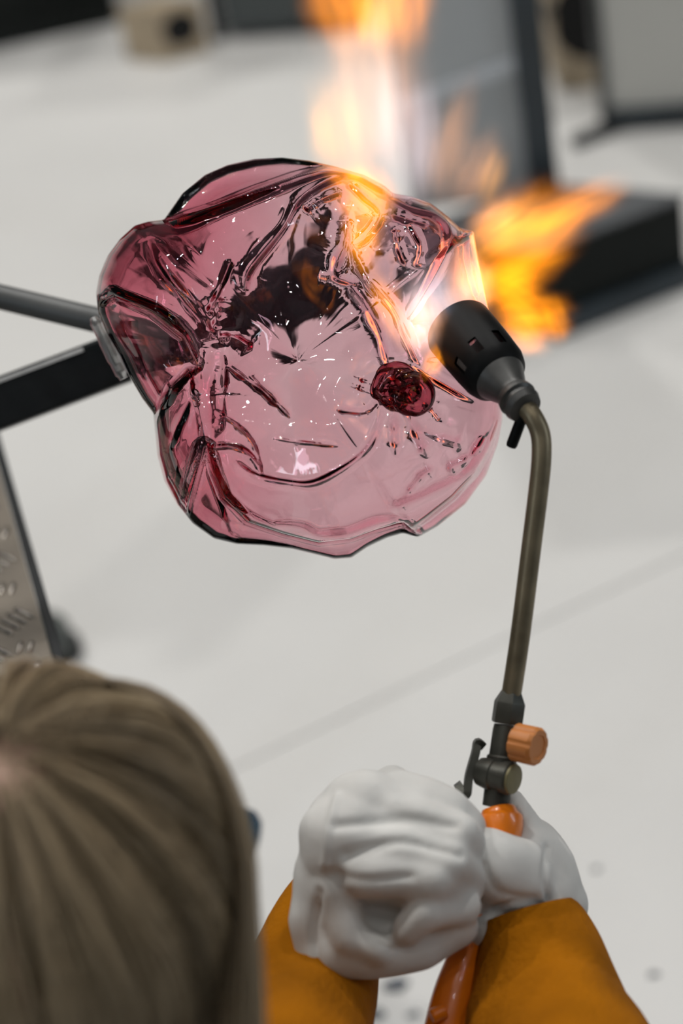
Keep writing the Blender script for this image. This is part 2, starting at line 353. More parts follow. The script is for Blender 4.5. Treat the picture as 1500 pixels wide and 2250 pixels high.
# ------------------------------------------------------------------ checker plate bench at the left
ZB = 0.80
e0, e1 = onz(-12, 1000, ZB), onz(124, 1478, ZB)
ed = (e1 - e0).normalized(); en = Vector((-ed.y, ed.x, 0))
if en.x > 0: en = -en
t = thing('workbench', Vector((e0.x - 0.2, e0.y - 0.2, 0)), 'workbench end with raised-bar checker plate and black edge', 'workbench')
q0, q1 = e0 - ed * 0.25, e1 + ed * 0.22
plate = prism('checker_plate', [q0 - EZ * 0.004, q1 - EZ * 0.004, q1 + en * 0.16 - EZ * 0.004, q0 + en * 0.16 - EZ * 0.004], EZ * 0.004, 'checker', t)
beam('edge_trim', q0 - en * 0.0045 - EZ * 0.012, q1 - en * 0.0045 - EZ * 0.012, en * 0.0040, EZ * 0.014, 'black', t, 0.001)
for (k, g) in ((0.03, 0.03), (0.97, 0.03), (0.03, 0.13), (0.97, 0.13)):
    c = q0 + (q1 - q0) * k + en * g; beam('leg', Vector((c.x, c.y, 0)), Vector((c.x, c.y, ZB - 0.027)), Vector((0.02, 0, 0)), Vector((0, 0.02, 0)), 'black', t)
beam('rail', q0 + en * 0.03 - EZ * 0.016, q1 + en * 0.03 - EZ * 0.016, en * 0.015, EZ * 0.011, 'black', t); beam('rail', q0 + en * 0.13 - EZ * 0.016, q1 + en * 0.13 - EZ * 0.016, en * 0.015, EZ * 0.011, 'black', t)
# raised bars: alternate cells of five long and short bars
da = (onz(80, 1378, ZB) - onz(0, 1350, ZB)).normalized(); db = (onz(26, 1300, ZB) - onz(40, 1252, ZB)).normalized()
bar_me = None
def tread_bar(c, d, L, wd):
    global bar_me
    if bar_me is None:
        v, f = [], []; rows = []
        for i, s in enumerate(np.linspace(-1, 1, 7)):
            wdt = math.sqrt(max(0, 1 - s ** 4)) * 0.95 + 0.05
            v += [(s, -wdt, 0), (s, -wdt * 0.45, 0.8 * wdt), (s, wdt * 0.45, 0.8 * wdt), (s, wdt, 0)]
        for i in range(6):
            for k in range(3): f.append((i * 4 + k, (i + 1) * 4 + k, (i + 1) * 4 + k + 1, i * 4 + k + 1))
        f.append((0, 1, 2, 3)); f.append((24, 25, 26, 27))
        bar_me = bpy.data.meshes.new('tread_bar'); bar_me.from_pydata(v, [], f); bar_me.materials.append(M['tread'])
        bar_me.polygons.foreach_set('use_smooth', [True] * len(bar_me.polygons))
    o = bpy.data.objects.new('tread_bar', bar_me); C.objects.link(o); o.parent = plate
    y = EZ.cross(d)
    o.matrix_basis = Matrix(((d.x * L, y.x * wd, 0, c.x), (d.y * L, y.y * wd, 0, c.y), (0, 0, 0.0030, ZB - 0.0002), (0, 0, 0, 1)))
o2 = onz(37, 1360, ZB); v1 = onz(37, 1360, ZB) - onz(-1, 1235, ZB); v2 = onz(-46, 1390, ZB) - onz(37, 1360, ZB)
da = (onz(74, 1372, ZB) - onz(2, 1338, ZB)).normalized(); db = (onz(27, 1295, ZB) - onz(39, 1253, ZB)).normalized()
for i in range(-6, 6):
    for j in range(0, 4):
        c0 = o2 + v1 * (i * 0.5) + v2 * j; isA = (i + j) % 2 == 0; d = da if isA else db; step = EZ.cross(d); nb = 5 if isA else 3
        for k in range(nb):
            c = c0 + step * ((k - (nb - 1) / 2) * (0.0074 if isA else 0.0082))
            L = (0.0125 if isA else 0.0085)
            if not isA: c = c - v2 * 0.12
            dist = (c - e0).dot(en); ext = abs(d.dot(en)) * L + abs(step.dot(en)) * 0.003
            if dist - ext > 0.0015 and dist < 0.15 and (c - q0).dot(ed) > 0.02 and (q1 - c).dot(ed) > 0.02:
                tread_bar(c, d, L, 0.0024)
bp_ = onz(74, 1476, ZB); lathe('bolt', bp_, EZ, [(0, 0.008), (0.003, 0.008), (0.0045, 0.005), (0.0045, 0.0)], 'bolt', t, 16)

# boot toe on the floor behind the plate
bt = onz(176, 1446); bx = Rv.copy(); bx.z = 0; bx.normalize(); by = EZ.cross(bx)
t = thing('work_boot', bt - bx * 0.1, 'dark grey work boot standing on floor behind the checker plate', 'boot')
caps = [(bt - bx * 0.035 + EZ * 0.032, bt - bx * 0.10 + EZ * 0.045, 0.032, 0.042), (bt - bx * 0.10 + EZ * 0.045, bt - bx * 0.17 + EZ * 0.09, 0.042, 0.05), (bt - bx * 0.17 + EZ * 0.05, bt - bx * 0.24 + EZ * 0.045, 0.045, 0.04), (bt - bx * 0.18 + EZ * 0.09, bt - bx * 0.21 + EZ * 0.24, 0.052, 0.055)]
caps += [(p + by * 0.018, q + by * 0.014, a * 0.9, b * 0.9) for (p, q, a, b) in caps]
bodymesh('upper', caps, 'rubber', t, 0.005, 5)
sole = []
for k in range(24):
    a = 2 * math.pi * k / 24; lx = -0.135 + 0.14 * math.cos(a); ly = 0.01 + 0.047 * math.sin(a) * (1 + 0.15 * math.cos(a))
    sole.append(bt + bx * lx + by * ly)
prism('sole', sole, EZ * 0.022, 'black', t, 0.002)

# dark chips on the floor near the bottom
chips = [(870, 2166, 0.013, 'largest dark chip on the floor, under the glove'), (822, 2229, 0.010, 'dark chip at the lower edge beside the ochre sleeve'), (818, 2222, 0, ''), (908, 2231, 0.006, 'small round dark chip left of the orange handle'),
         (1436, 2143, 0.005, 'tiny dark chip on the floor right of the ochre sleeve'), (1310, 1910, 0.004, 'tiny dark chip on the floor right of the white glove')]
for (x, y, r, lab) in chips:
    if not lab: continue
    c = onz(x, y); n = 9; v = []; 
    rr = [r * random.uniform(0.7, 1.2) for _ in range(n)]
    base = [c + Vector((math.cos(2 * math.pi * k / n) * rr[k] * 1.3, math.sin(2 * math.pi * k / n) * rr[k] * 0.9, 0)) for k in range(n)]
    o = prism('glass_chip', base, EZ * r * 0.3, 'chip', None, r * 0.08); tag(o, lab, 'chip', 'dark chips on the floor')

# ------------------------------------------------------------------ blowpipe and support bar
p0, p1 = P(-420, 552, 1.78), P(400, 748, 1.71)
pd = (p1 - p0).normalized()
t = thing('blowpipe', p0, 'round grey steel blowpipe running into the glass form', 'blowpipe')
tube('pipe', [p0, p0 + (p1 - p0) * 0.5, p0 + (p1 - p0) * 0.82], 0.0092, 'pipe', t, 24)
tube('pipe_head', [p0 + (p1 - p0) * 0.80, p0 + (p1 - p0) * 0.84, p0 + (p1 - p0) * 0.90, p0 + (p1 - p0) * 1.0], [0.0092, 0.013, 0.019, 0.021], 'black', t, 24)  # flared black head added behind the glass to darken its left lobe
b0, b1 = P(-640, 1129, 1.75), P(742, 608, 1.80)
bd = (b1 - b0).normalized(); bh = (Uv - bd * bd.dot(Uv)).normalized(); bw = bd.cross(bh)
t = thing('support_bar', b0, 'black square steel support bar angled beneath the glass', 'bar')
beam('bar', b0, b1, bw * 0.017, bh * 0.0185, 'black', t, 0.0025)
fs = -1 if bw.dot(Fv) > 0 else 1
beam('glint_strip', b0 + bh * 0.0150 + bw * fs * 0.0172, b0 + (b1 - b0) * 0.60 + bh * 0.0150 + bw * fs * 0.0172, bw * 0.0007, bh * 0.0014, mat('edge_glint', (0.75, 0.75, 0.73), 0.4), t, 0.0002)  # pale strip paints the highlight along the bar's upper edge
for k, w_ in ((0, 0.06), (1, 0.0)):
    c = b0 + bd * (0.03 + 0.0 * k); 
    if k == 0: beam('upright', Vector((c.x, c.y, 0)), Vector((c.x, c.y, c.z - 0.015)), Vector((0.02, 0, 0)), Vector((0, 0.02, 0)), 'black', t)
bc = P(650, 645, 1.80)
beam('bar_head', bc - bd * 0.030, bc + bd * 0.034, bw * 0.02, bh * 0.030, 'black', t, 0.004)
for k in range(3):
    c = b1 - bd * (0.004 + 0.035 * k)
    tube('prong', spline([c, c + bh * 0.035 + bd * 0.004 * k, c + bh * 0.055 + bd * 0.02], 5), 0.0055, 'black', t, 10)

# ------------------------------------------------------------------ the glass form
GD = 1.60; GC = np.array([655.0, 790.0])
SIL = np.array([(360, 482), (400, 425), (450, 384), (500, 362), (560, 349), (620, 346), (680, 353), (740, 366), (800, 384), (845, 408), (862, 424), (905, 432), (945, 446), (985, 476), (1010, 500), (1040, 508), (1046, 545), (1058, 610), (1075, 690), (1092, 780), (1102, 860), (1104, 920), (1094, 975), (1068, 1045), (1022, 1108), (960, 1158), (918, 1181), (885, 1172), (850, 1182), (808, 1202), (772, 1226), (735, 1229), (690, 1218), (640, 1206), (580, 1199), (520, 1196), (470, 1184), (425, 1152), (388, 1108), (360, 1056), (345, 1000), (340, 950), (336, 908), (312, 876), (285, 830), (262, 780), (235, 735), (216, 688), (210, 645), (217, 605), (236, 560), (262, 525), (295, 495), (325, 486)], float)
def sil_radius(th):
    d = np.stack([np.cos(th), np.sin(th)], 1); A = SIL - GC; Bq = np.roll(A, -1, 0); r = np.full(len(th), 1e9)
    for a, b in zip(A, Bq):
        e = b - a; den = d[:, 0] * e[1] - d[:, 1] * e[0]
        with np.errstate(divide='ignore', invalid='ignore'):
            tt = (a[0] * e[1] - a[1] * e[0]) / den; s = (a[0] * d[:, 1] - a[1] * d[:, 0]) / den
        ok = (tt > 0) & (s >= -1e-6) & (s <= 1 + 1e-6); r = np.where(ok & (tt < r), tt, r)
    return r
def poly_dist(x, y, pts):
    """distance to a smooth polyline and the position 0..1 along it"""
    sp = np.array([(p.x, p.y) for p in spline([Vector((a, b, 0)) for a, b in pts], 6)])
    best = np.full(x.shape, 1e9); pos = np.zeros(x.shape); n = len(sp) - 1
    for i in range(n):
        a, b = sp[i], sp[i + 1]; e = b - a; L2 = e @ e + 1e-9
        t_ = np.clip(((x - a[0]) * e[0] + (y - a[1]) * e[1]) / L2, 0, 1)
        d = np.hypot(x - a[0] - t_ * e[0], y - a[1] - t_ * e[1]); m_ = d < best
        best = np.where(m_, d, best); pos = np.where(m_, (i + t_) / n, pos)
    return best, pos
def side_step(x, y, poly, width):
    """soft inside mask of a closed polygon"""
    pts = np.array(poly, float); inside = np.zeros(x.shape, bool); n = len(pts); best = np.full(x.shape, 1e9)
    for i in range(n):
        a, b = pts[i], pts[(i + 1) % n]
        cond = ((a[1] > y) != (b[1] > y)) & (x < (b[0] - a[0]) * (y - a[1]) / (b[1] - a[1] + 1e-9) + a[0]); inside ^= cond
        e = b - a; t_ = np.clip(((x - a[0]) * e[0] + (y - a[1]) * e[1]) / (e @ e + 1e-9), 0, 1)
        best = np.minimum(best, np.hypot(x - a[0] - t_ * e[0], y - a[1] - t_ * e[1]))
    sd = np.where(inside, best, -best); q = np.clip(0.5 + sd / (2 * width), 0, 1); return q * q * (3 - 2 * q)
# cords of thick glass drawn out over the surface: (points, half width px, height mm, taper at the ends)
CORDS = [
    ([(322, 520), (345, 585), (392, 648), (440, 705), (468, 745)], 13, 7), ([(338, 540), (372, 590), (420, 650), (448, 690), (466, 735)], 6, 4),
    ([(228, 622), (262, 652), (330, 678), (392, 722), (424, 772), (430, 800)], 11, 6),
    ([(466, 748), (468, 800), (452, 860), (462, 920), (452, 985)], 26, 8), ([(446, 765), (440, 830), (428, 880)], 9, 6), ([(490, 770), (492, 830), (488, 900), (482, 950)], 8, 5),
    ([(496, 800), (535, 830), (580, 862), (612, 896)], 8, 6), ([(545, 822), (590, 868), (640, 920)], 6, 3.5),
    ([(478, 742), (515, 742), (555, 768)], 9, 6), ([(462, 735), (478, 690), (482, 650)], 8, 5),
    ([(455, 695), (480, 640), (508, 572)], 7, 5), ([(430, 800), (420, 870), (388, 940), (370, 990)], 8, 5.5),
    ([(452, 985), (510, 983), (552, 1004), (574, 1042)], 7, 5), ([(470, 900), (520, 935), (556, 975), (574, 1035)], 5, 4),
    ([(518, 1016), (560, 1045), (630, 1060), (690, 1062), (760, 1026), (808, 984), (832, 930), (838, 880)], 9, 6),
    ([(600, 962), (660, 972), (755, 980)], 6, 3),
    ([(760, 616), (800, 664), (832, 725), (852, 790), (858, 820)], 14, 8), ([(806, 610), (862, 672), (892, 735), (912, 780), (930, 815)], 9, 6),
    ([(756, 482), (758, 530), (740, 575), (738, 606), (770, 622)], 13, 8), ([(700, 605), (740, 612), (800, 628)], 10, 5),
    ([(765, 378), (705, 402), (655, 440), (622, 498), (575, 556), (543, 600), (540, 640)], 12, 6.5), ([(748, 420), (700, 440), (668, 462)], 8, 4),
    ([(318, 492), (380, 490), (468, 460), (560, 424), (650, 394), (720, 376), (790, 384), (850, 420)], 15, 9),
    ([(768, 400), (800, 430), (835, 470), (800, 525), (772, 540)], 9, 6), ([(766, 480), (768, 540), (790, 600), (830, 660)], 7, 4),
    ([(858, 432), (905, 455), (962, 470), (990, 505), (975, 565), (935, 640), (895, 702)], 12, 7), ([(985, 482), (1002, 520), (1036, 512)], 9, 6),
    ([(1030, 520), (1034, 580), (1050, 650)], 8, 4), ([(860, 470), (895, 480), (940, 492)], 10, 4), ([(870, 500), (876, 545), (892, 585)], 7, 4), ([(900, 490), (925, 540), (915, 590)], 7, 3.5),
    ([(872, 870), (866, 930), (870, 1000)], 11, 6), ([(888, 870), (912, 945), (942, 1005)], 13, 7), ([(905, 940), (970, 962), (1025, 978)], 11, 5),
    ([(905, 800), (955, 832), (1040, 880)], 8, 5), ([(930, 880), (950, 900), (968, 922)], 7, 3.5),
    ([(1086, 950), (1062, 1006), (1010, 1052), (930, 1092), (860, 1120)], 14, 7), ([(1070, 960), (1035, 1005), (980, 1034)], 12, 6), ([(890, 1095), (925, 1050), (955, 1030)], 11, 5),
    ([(600, 1152), (660, 1160), (700, 1178), (760, 1176), (830, 1152), (900, 1142)], 13, 7), ([(470, 1020), (500, 1095), (560, 1140), (620, 1162)], 8, 4),
    ([(830, 880), (800, 905), (740, 900)], 6, 3), ([(800, 830), (790, 860)], 6, 3),
]
STEPS = [
    ([(1200, 880), (1098, 930), (1078, 985), (1046, 1042), (996, 1096), (940, 1140), (905, 1165), (930, 1300), (1250, 1200)], 18, 7),  # lobes set back behind the fold that crosses in front of them: polygon, drop mm, edge width px
    ([(250, 300), (330, 478), (380, 478), (470, 447), (560, 411), (650, 381), (720, 362), (800, 370), (900, 300)], 36, 7),
    ([(380, 1250), (452, 985), (464, 1040), (486, 1095), (540, 1150), (620, 1176), (700, 1196), (770, 1188), (830, 1166), (885, 1150), (918, 1176), (930, 1300), (600, 1300)], 38, 6),
    ([(150, 700), (250, 655), (330, 690), (400, 745), (430, 805), (412, 812), (372, 850), (345, 905), (320, 960), (150, 900)], 24, 8),
    ([(300, 1000), (345, 905), (372, 850), (412, 812), (430, 805), (438, 880), (450, 985), (464, 1040), (520, 1180), (400, 1250), (250, 1200)], -7, 14),
]
def lumps(x, y, k):
    z = np.zeros_like(x); r2 = np.random.default_rng(k)
    for i in range(26):
        lam = r2.uniform(70, 230); a = r2.uniform(0, 2 * np.pi); ph = r2.uniform(0, 2 * np.pi)
        z += np.sin((x * np.cos(a) + y * np.sin(a)) * 2 * np.pi / lam + ph) * lam / 230
    return z / 5.0
def broad(x, y):
    g = lambda cx, cy, s: np.exp(-((x - cx) ** 2 + (y - cy) ** 2) / (2 * s * s))
    z = -30 * g(466, 765, 60) - 22 * g(885, 850, 75) - 30 * g(650, 740, 150) - 14 * g(755, 600, 55) + 20 * g(720, 1070, 130) + 16 * g(330, 600, 80) + 12 * g(940, 560, 90) + 10 * g(990, 980, 90) + 14 * g(400, 1010, 80) - 16 * g(1010, 720, 85)
    for poly, drop, wd in STEPS: z -= drop * side_step(x, y, poly, wd)
    return z
def form_grid(nt, phis, mode):
    th = np.linspace(0, 2 * np.pi, nt, endpoint=False); R = sil_radius(th)
    R = (np.roll(R, 1) + 2 * R + np.roll(R, -1)) / 4
    ph, T = np.meshgrid(phis, th, indexing='ij'); Rr = np.broadcast_to(R, ph.shape)
    rr = Rr * np.sin(ph); x = GC[0] + rr * np.cos(T); y = GC[1] + rr * np.sin(T); c = np.cos(ph)
    fade = np.clip(c / 0.42, 0, 1); fade = fade * fade * (3 - 2 * fade)
    front = 118 * np.sign(c) * np.abs(c) ** 0.9 + (broad(x, y) + 2.4 * lumps(x, y, 3)) * fade
    back = -95 * np.abs(c) ** 0.9 + (5 * lumps(x * 0.6 + 300, y * 0.6, 9)) * fade
    fadeb = np.clip(-c / 0.42, 0, 1); fadeb = fadeb * fadeb * (3 - 2 * fadeb)
    back = -95 * np.abs(c) ** 0.9 + 5 * lumps(x * 0.6 + 300, y * 0.6, 9) * fadeb
    z = np.where(c >= 0, front, back)
    if mode in ('outer', 'inner'):
        ff = np.clip(c / 0.22, 0, 1); ff = ff * ff * (3 - 2 * ff); dz = np.zeros_like(z); sel = c > 0; xs, ys = x[sel], y[sel]; acc = np.zeros(xs.shape)
        for pts, hw, h in CORDS:
            d, s = poly_dist(xs, ys, pts); tp = np.clip(np.minimum(s, 1 - s) / 0.24, 0, 1); tp = 0.15 + 0.85 * tp * (2 - tp); ph_ = pts[0][0] * 0.37; tp = tp * (0.82 + 0.22 * np.sin(s * 9 + ph_) + 0.12 * np.sin(s * 23 + ph_))
            wv = hw * (0.55 + 0.5 * tp); skirt = h * 0.52 * np.exp(-(d / (wv * 2.3)) ** 2) * tp; cord = skirt + (h * 0.50 * np.exp(-(d / (wv * 0.85)) ** 2) * tp if mode == 'outer' else 0); groove = -0.9 * np.exp(-((d - hw * 1.9) / (hw * 0.8)) ** 2)
            acc = np.maximum(acc, cord) + 0.35 * np.minimum(acc, cord) + groove * tp * 0.4
        dz[sel] = acc; z = z + dz * ff + (0.16 * lumps(x * 2.2, y * 2.2, 21) * ff if mode == 'outer' else 0)
    d = GD - z / 1000.0
    px = (x - 750) / FPX; py = (1125 - y) / FPX
    co = np.array(CAM)[None, None] + (np.array(Fv)[None, None] + px[..., None] * np.array(Rv) + py[..., None] * np.array(Uv)) * d[..., None]
    return co
def grid_faces(nr, nt, off, flip):
    i = np.arange(nr - 1)[:, None] * nt; k = np.arange(nt)[None]; k2 = (k + 1) % nt
    f = np.stack([i + k, i + k2, i + nt + k2, i + nt + k], -1).reshape(-1, 4) + off
    return f[:, ::-1] if flip else f
def make_form():
    nt = 720
    ph_o = np.concatenate([np.linspace(0.004, 1.25, 250, endpoint=False), np.linspace(1.25, math.pi / 2, 50, endpoint=False), np.linspace(math.pi / 2, math.pi - 0.02, 90)])
    outer = form_grid(nt, ph_o, 'outer')
    nti = 540; ph_i = np.concatenate([np.linspace(0.01, 1.25, 190, endpoint=False), np.linspace(1.25, math.pi / 2, 44, endpoint=False), np.linspace(math.pi / 2, math.pi - 0.02, 70)])
    inner = form_grid(nti, ph_i, 'inner'); wl = pix(inner.reshape(-1, 3))[0].reshape(inner.shape[:2])
    wy = pix(inner.reshape(-1, 3))[1].reshape(inner.shape[:2]); keep = 1 - np.exp(-((wl - 462) ** 2 + (wy - 790) ** 2) / (2 * 95.0 ** 2))
    wl = keep * 0.0046 * np.clip((640 - wl) / 260, 0, 1)
    du = np.gradient(inner, axis=0); dv = np.roll(inner, -1, 1) - np.roll(inner, 1, 1)
    nrm = np.cross(du, dv)
    for _ in range(6): nrm = (nrm + np.roll(nrm, 1, 1) + np.roll(nrm, -1, 1) + np.concatenate([nrm[:1], nrm[:-1]]) + np.concatenate([nrm[1:], nrm[-1:]])) / 5
    nrm /= np.linalg.norm(nrm, axis=2, keepdims=True) + 1e-12
    cen = inner.mean((0, 1)); 
    if ((inner - cen) * nrm).sum() < 0: nrm = -nrm
    tmap = 0.0036 + 0.0012 * lumps(np.linspace(0, 600, nti)[None] + 0 * nrm[..., 0], np.linspace(0, 400, len(ph_i))[:, None] + 0 * nrm[..., 0], 5) * 0.5
    inner = inner - nrm * (np.clip(tmap, 0.0024, 0.006) + wl)[..., None]
    vo, vi = outer.reshape(-1, 3), inner.reshape(-1, 3); no_, ni_ = len(vo), len(vi)
    v = np.concatenate([vo, vi]); fo = grid_faces(len(ph_o), nt, 0, False); fi = grid_faces(len(ph_i), nti, no_, True)
    faces = [tuple(q) for q in np.concatenate([fo, fi]).tolist()]
    faces += [tuple(range(nt))[::-1], tuple(range(no_ - nt, no_)), tuple(range(no_, no_ + nti)), tuple(range(no_ + ni_ - nti, no_ + ni_))[::-1]]
    me = bpy.data.meshes.new('glass_shell'); me.from_pydata(v.tolist(), [], faces); me.update()
    # orient outward
    nn_ = np.array(me.polygons[nt * 60].normal); mid = np.array(me.polygons[nt * 60].center)
    if nn_ @ (mid - vo.mean(0)) < 0: me.flip_normals()
    return me
gf = thing('glass_form', P(330, 728, 1.62), 'crumpled mauve blown glass form with folds and cords, licked by flame', 'glass sculpture')
link('glass_shell', make_form(), 'glass', gf, True)
# knot of wound glass
kc = (878, 852); KD = GD - 0.075
pts = []
for i in range(150):
    a = i / 150 * 2 * math.pi * 4.3; k = i / 150
    r = 50 - 38 * k; pts.append(P(kc[0] - 12 + 26 * k + r * math.cos(a) * (1 + 0.12 * math.sin(3 * a)), kc[1] - 4 + 12 * k + r * 0.86 * math.sin(a), KD - 0.012 * k - 0.006 * math.sin(a * 0.7)))
rad = [0.0046 + 0.0012 * math.sin(i * 0.31) for i in range(150)]
v, f = tube_geo(pts, rad, 12); raw('wound_knot', v, f, 'knot', gf, True)['label'] = 'dark wine red knot of wound glass'
pts = [P(906 + 34 * math.cos(a), 866 + 34 * math.sin(a), KD - 0.014) for a in np.linspace(-2.6, 3.2, 40)]
v, f = tube_geo(pts, 0.0048, 12); raw('coil_ring', v, f, 'knot', gf, True)
# neck of smoky glass gathered on the pipe
na = P(206, 708, 1.642); nb = P(300, 800, 1.625)
tube('neck', spline([P(206, 700, 1.62), P(224, 735, 1.616), P(250, 788, 1.614), P(272, 832, 1.614)], 6), [0.003] * 2 + [0.0042] * 6 + [0.0048] * 5 + [0.0042] * 4 + [0.003] * 2, 'clear', gf, 20)

# ------------------------------------------------------------------ hand torch
TD = 1.455
t = thing('hand_torch', P(1000, 2150, 1.40), 'long brass hand torch with black burner cup, orange knob and handle', 'torch')
stem = spline([P(1120, 1545, 1.462), P(1142, 1400, 1.46), P(1166, 1210, 1.458), P(1181, 1090, 1.456), P(1189, 1010, TD), P(1187, 955, TD), P(1170, 915, TD), P(1148, 888, TD + 0.004), P(1128, 868, TD + 0.008)], 8)
tube('stem', stem, 0.0061, 'brass', t, 24)
n0, n1 = P(1143, 884, TD + 0.003), P(1020, 738, TD + 0.050)
na_ = (n1 - n0).normalized(); NL = (n1 - n0).length
q = NL / 100.0
lathe('burner_cone', n0 - na_ * 0.006, na_, [(0, 0.0070), (0.0, 0.0105), (0.004, 0.0118), (0.0055, 0.0106), (0.008, 0.0104), (0.0095, 0.0122), (0.013, 0.0116), (0.015, 0.0104), (0.018, 0.0106), (0.030, 0.0158), (0.035, 0.0176), (0.035, 0.004)], 'cone', t, 40)
# air slots cut through the wall of the cup
def cut_slots(o, n=8):
    bm = bmesh.new(); bm.from_mesh(o.data); x, y, z = basis(na_); kill = []
    for f_ in bm.faces:
        c = f_.calc_center_median() - n0; h = c.dot(z)
        if 0.034 < h < 0.046:
            a = math.degrees(math.atan2(c.dot(y), c.dot(x))) % 45
            if 14 < a < 30: kill.append(f_)
    bmesh.ops.delete(bm, geom=kill, context='FACES'); bm.to_mesh(o.data); bm.free()
cupprof = [(0.024, 0.0150), (0.028, 0.0190), (0.034, 0.0208), (0.046, 0.0214), (0.062, 0.0218), (0.078, 0.0220), (0.0795, 0.0214), (0.0795, 0.0198), (0.062, 0.0196), (0.046, 0.0194), (0.034, 0.0188), (0.028, 0.0172), (0.026, 0.014)]
cup = lathe('burner_cup', n0, na_, cupprof, 'cup', t, 72, closed=True); cut_slots(cup)
lathe('hook', P(1150, 908, TD + 0.004), P(1121, 985, TD + 0.012) - P(1150, 908, TD + 0.004), [(0, 0.0035), (0.021, 0.0035), (0.0225, 0.003), (0.023, 0.0)], 'cup', t, 16)
va, vb = P(1107, 1625, 1.462), P(1120, 1535, 1.462); vx = (vb - va).normalized()
lathe('hex_nut', P(1113, 1590, 1.462), vx, [(0, 0.0095), (0.001, 0.0100), (0.0125, 0.0100), (0.0135, 0.0096), (0.0185, 0.0070), (0.0195, 0.0065)], 'nut', t, 6)
lathe('valve_body', P(1088, 1772, 1.46), P(1112, 1592, 1.462) - P(1088, 1772, 1.46), [(0, 0.0080), (0.012, 0.0082), (0.013, 0.0092), (0.030, 0.0092), (0.031, 0.0080), (0.046, 0.0078), (0.0495, 0.0074)], 'nut', t, 24)
ka = (Rv * 0.80 - Uv * 0.14 - Fv * 0.58).normalized()
k0 = P(1112, 1630, 1.46); k1 = P(1130, 1632, 1.462)
lathe('knob_spindle', k0, ka, [(-0.002, 0.0052), (0.009, 0.0052)], 'nut', t, 16)
lathe('valve_knob', P(1132, 1630, 1.450), ka, [(0, 0.0090), (0.0010, 0.0116), (0.0145, 0.0118), (0.0165, 0.0105), (0.0165, 0.0075), (0.0158, 0.0070), (0.0158, 0.0)], 'knob', t, 60, shape=lambda a: 1 - 0.075 * max(0, math.cos(a * 8)) ** 3)
lathe('side_valve', P(1068, 1698, 1.460), ka, [(-0.004, 0.0085), (0.003, 0.0100), (0.006, 0.0100), (0.007, 0.0092), (0.012, 0.0092), (0.0125, 0.0100), (0.0175, 0.0102), (0.0185, 0.0095)], 'nut', t, 30)
lathe('side_valve_cap', P(1068, 1698, 1.460) + ka * 0.0186, ka, [(0, 0.0092), (0.0014, 0.0090), (0.0017, 0.0084), (0.0017, 0.0)], 'olive', t, 30)
lv = spline([P(1062, 1640, 1.47), P(1049, 1632, 1.468), P(1044, 1655, 1.466), P(1030, 1705, 1.463), P(1024, 1745, 1.461), P(1004, 1722, 1.468)], 6)
beamw = []
v, f = [], []
for i, p in enumerate(lv):
    tn = (lv[min(i + 1, len(lv) - 1)] - lv[max(i - 1, 0)]).normalized(); sd = tn.cross(Fv).normalized()
    for a_, b_ in ((-1, -1), (1, -1), (1, 1), (-1, 1)): v.append(p + sd * 0.0024 * a_ + Fv * 0.006 * b_)
for i in range(len(lv) - 1):
    for k in range(4): f.append((i * 4 + k, i * 4 + (k + 1) % 4, i * 4 + 4 + (k + 1) % 4, i * 4 + 4 + k))
f.append((0, 1, 2, 3)); f.append(tuple(range(len(v) - 4, len(v)))); raw('lever', v, f, 'nut', t)
hp = spline([P(1092, 1775, 1.46), P(1096, 1800, 1.458), P(1090, 1850, 1.455), P(1062, 1960, 1.45), P(1030, 2080, 1.45), P(1003, 2170, 1.445), P(985, 2260, 1.44), P(966, 2350, 1.435)], 6)
hr = []
for i in range(len(hp)):
    s = i / (len(hp) - 1); hr.append(0.0095 + 0.003 * min(1, s * 8) + 0.0022 * math.sin(s * 9) * (s > 0.1))
tube('handle', hp, hr, 'handle', t, 28)
lathe('handle_stud', P(975, 2222, 1.428), P(945, 2236, 1.425) - P(975, 2222, 1.428), [(0, 0.0045), (0.0075, 0.0045), (0.0085, 0.0035), (0.0085, 0)], 'handle', t, 16)
hs = spline([P(966, 2340, 1.435), P(930, 2500, 1.43), P(905, 2700, 1.45), Vector((0.25, 0.9, 0.02)), Vector((0.8, 0.8, 0.012)), Vector((2.0, 1.0, 0.012))], 8)
hose = tube('gas_hose', hs, 0.006, 'handle', t, 12)

# ------------------------------------------------------------------ flame
mouth = n0 + na_ * 0.078
ft = thing('torch_flame', mouth, 'orange gas flame spreading from torch mouth over the glass', 'flame')
sph = bmesh.new(); bmesh.ops.create_uvsphere(sph, u_segments=20, v_segments=14, radius=1.0); sme = bpy.data.meshes.new('flame_tongue'); sph.to_mesh(sme); sph.free(); sme.materials.append(M['flame'])
def tongue(a, b, rpx, col, add, squash=1.0):
    a = P(*a); b = P(*b); c = (a + b) / 2; ax = b - a; L = ax.length / 2; d = (c - CAM).dot(Fv); r = rpx * d / FPX
    x, y, z = basis(ax, Fv)
    o = bpy.data.objects.new('flame_tongue', sme); C.objects.link(o); o.parent = ft; o.matrix_parent_inverse = Matrix.Translation(-ft.location)
    squash = 0.45 if d < 1.6 else 1.0; ry = r * squash
    o.matrix_basis = Matrix(((x.x * r, y.x * ry, z.x * L, c.x), (x.y * r, y.y * ry, z.y * L, c.y), (x.z * r, y.z * ry, z.z * L, c.z), (0, 0, 0, 1)))
    o.color = (*col, add / (ry * 0.8))
OR = (1.0, 0.29, 0.006); PK = (1.0, 0.44, 0.19); WH = (1.0, 0.80, 0.84); BL = (0.62, 0.72, 1.0); YL = (1.0, 0.42, 0.05)
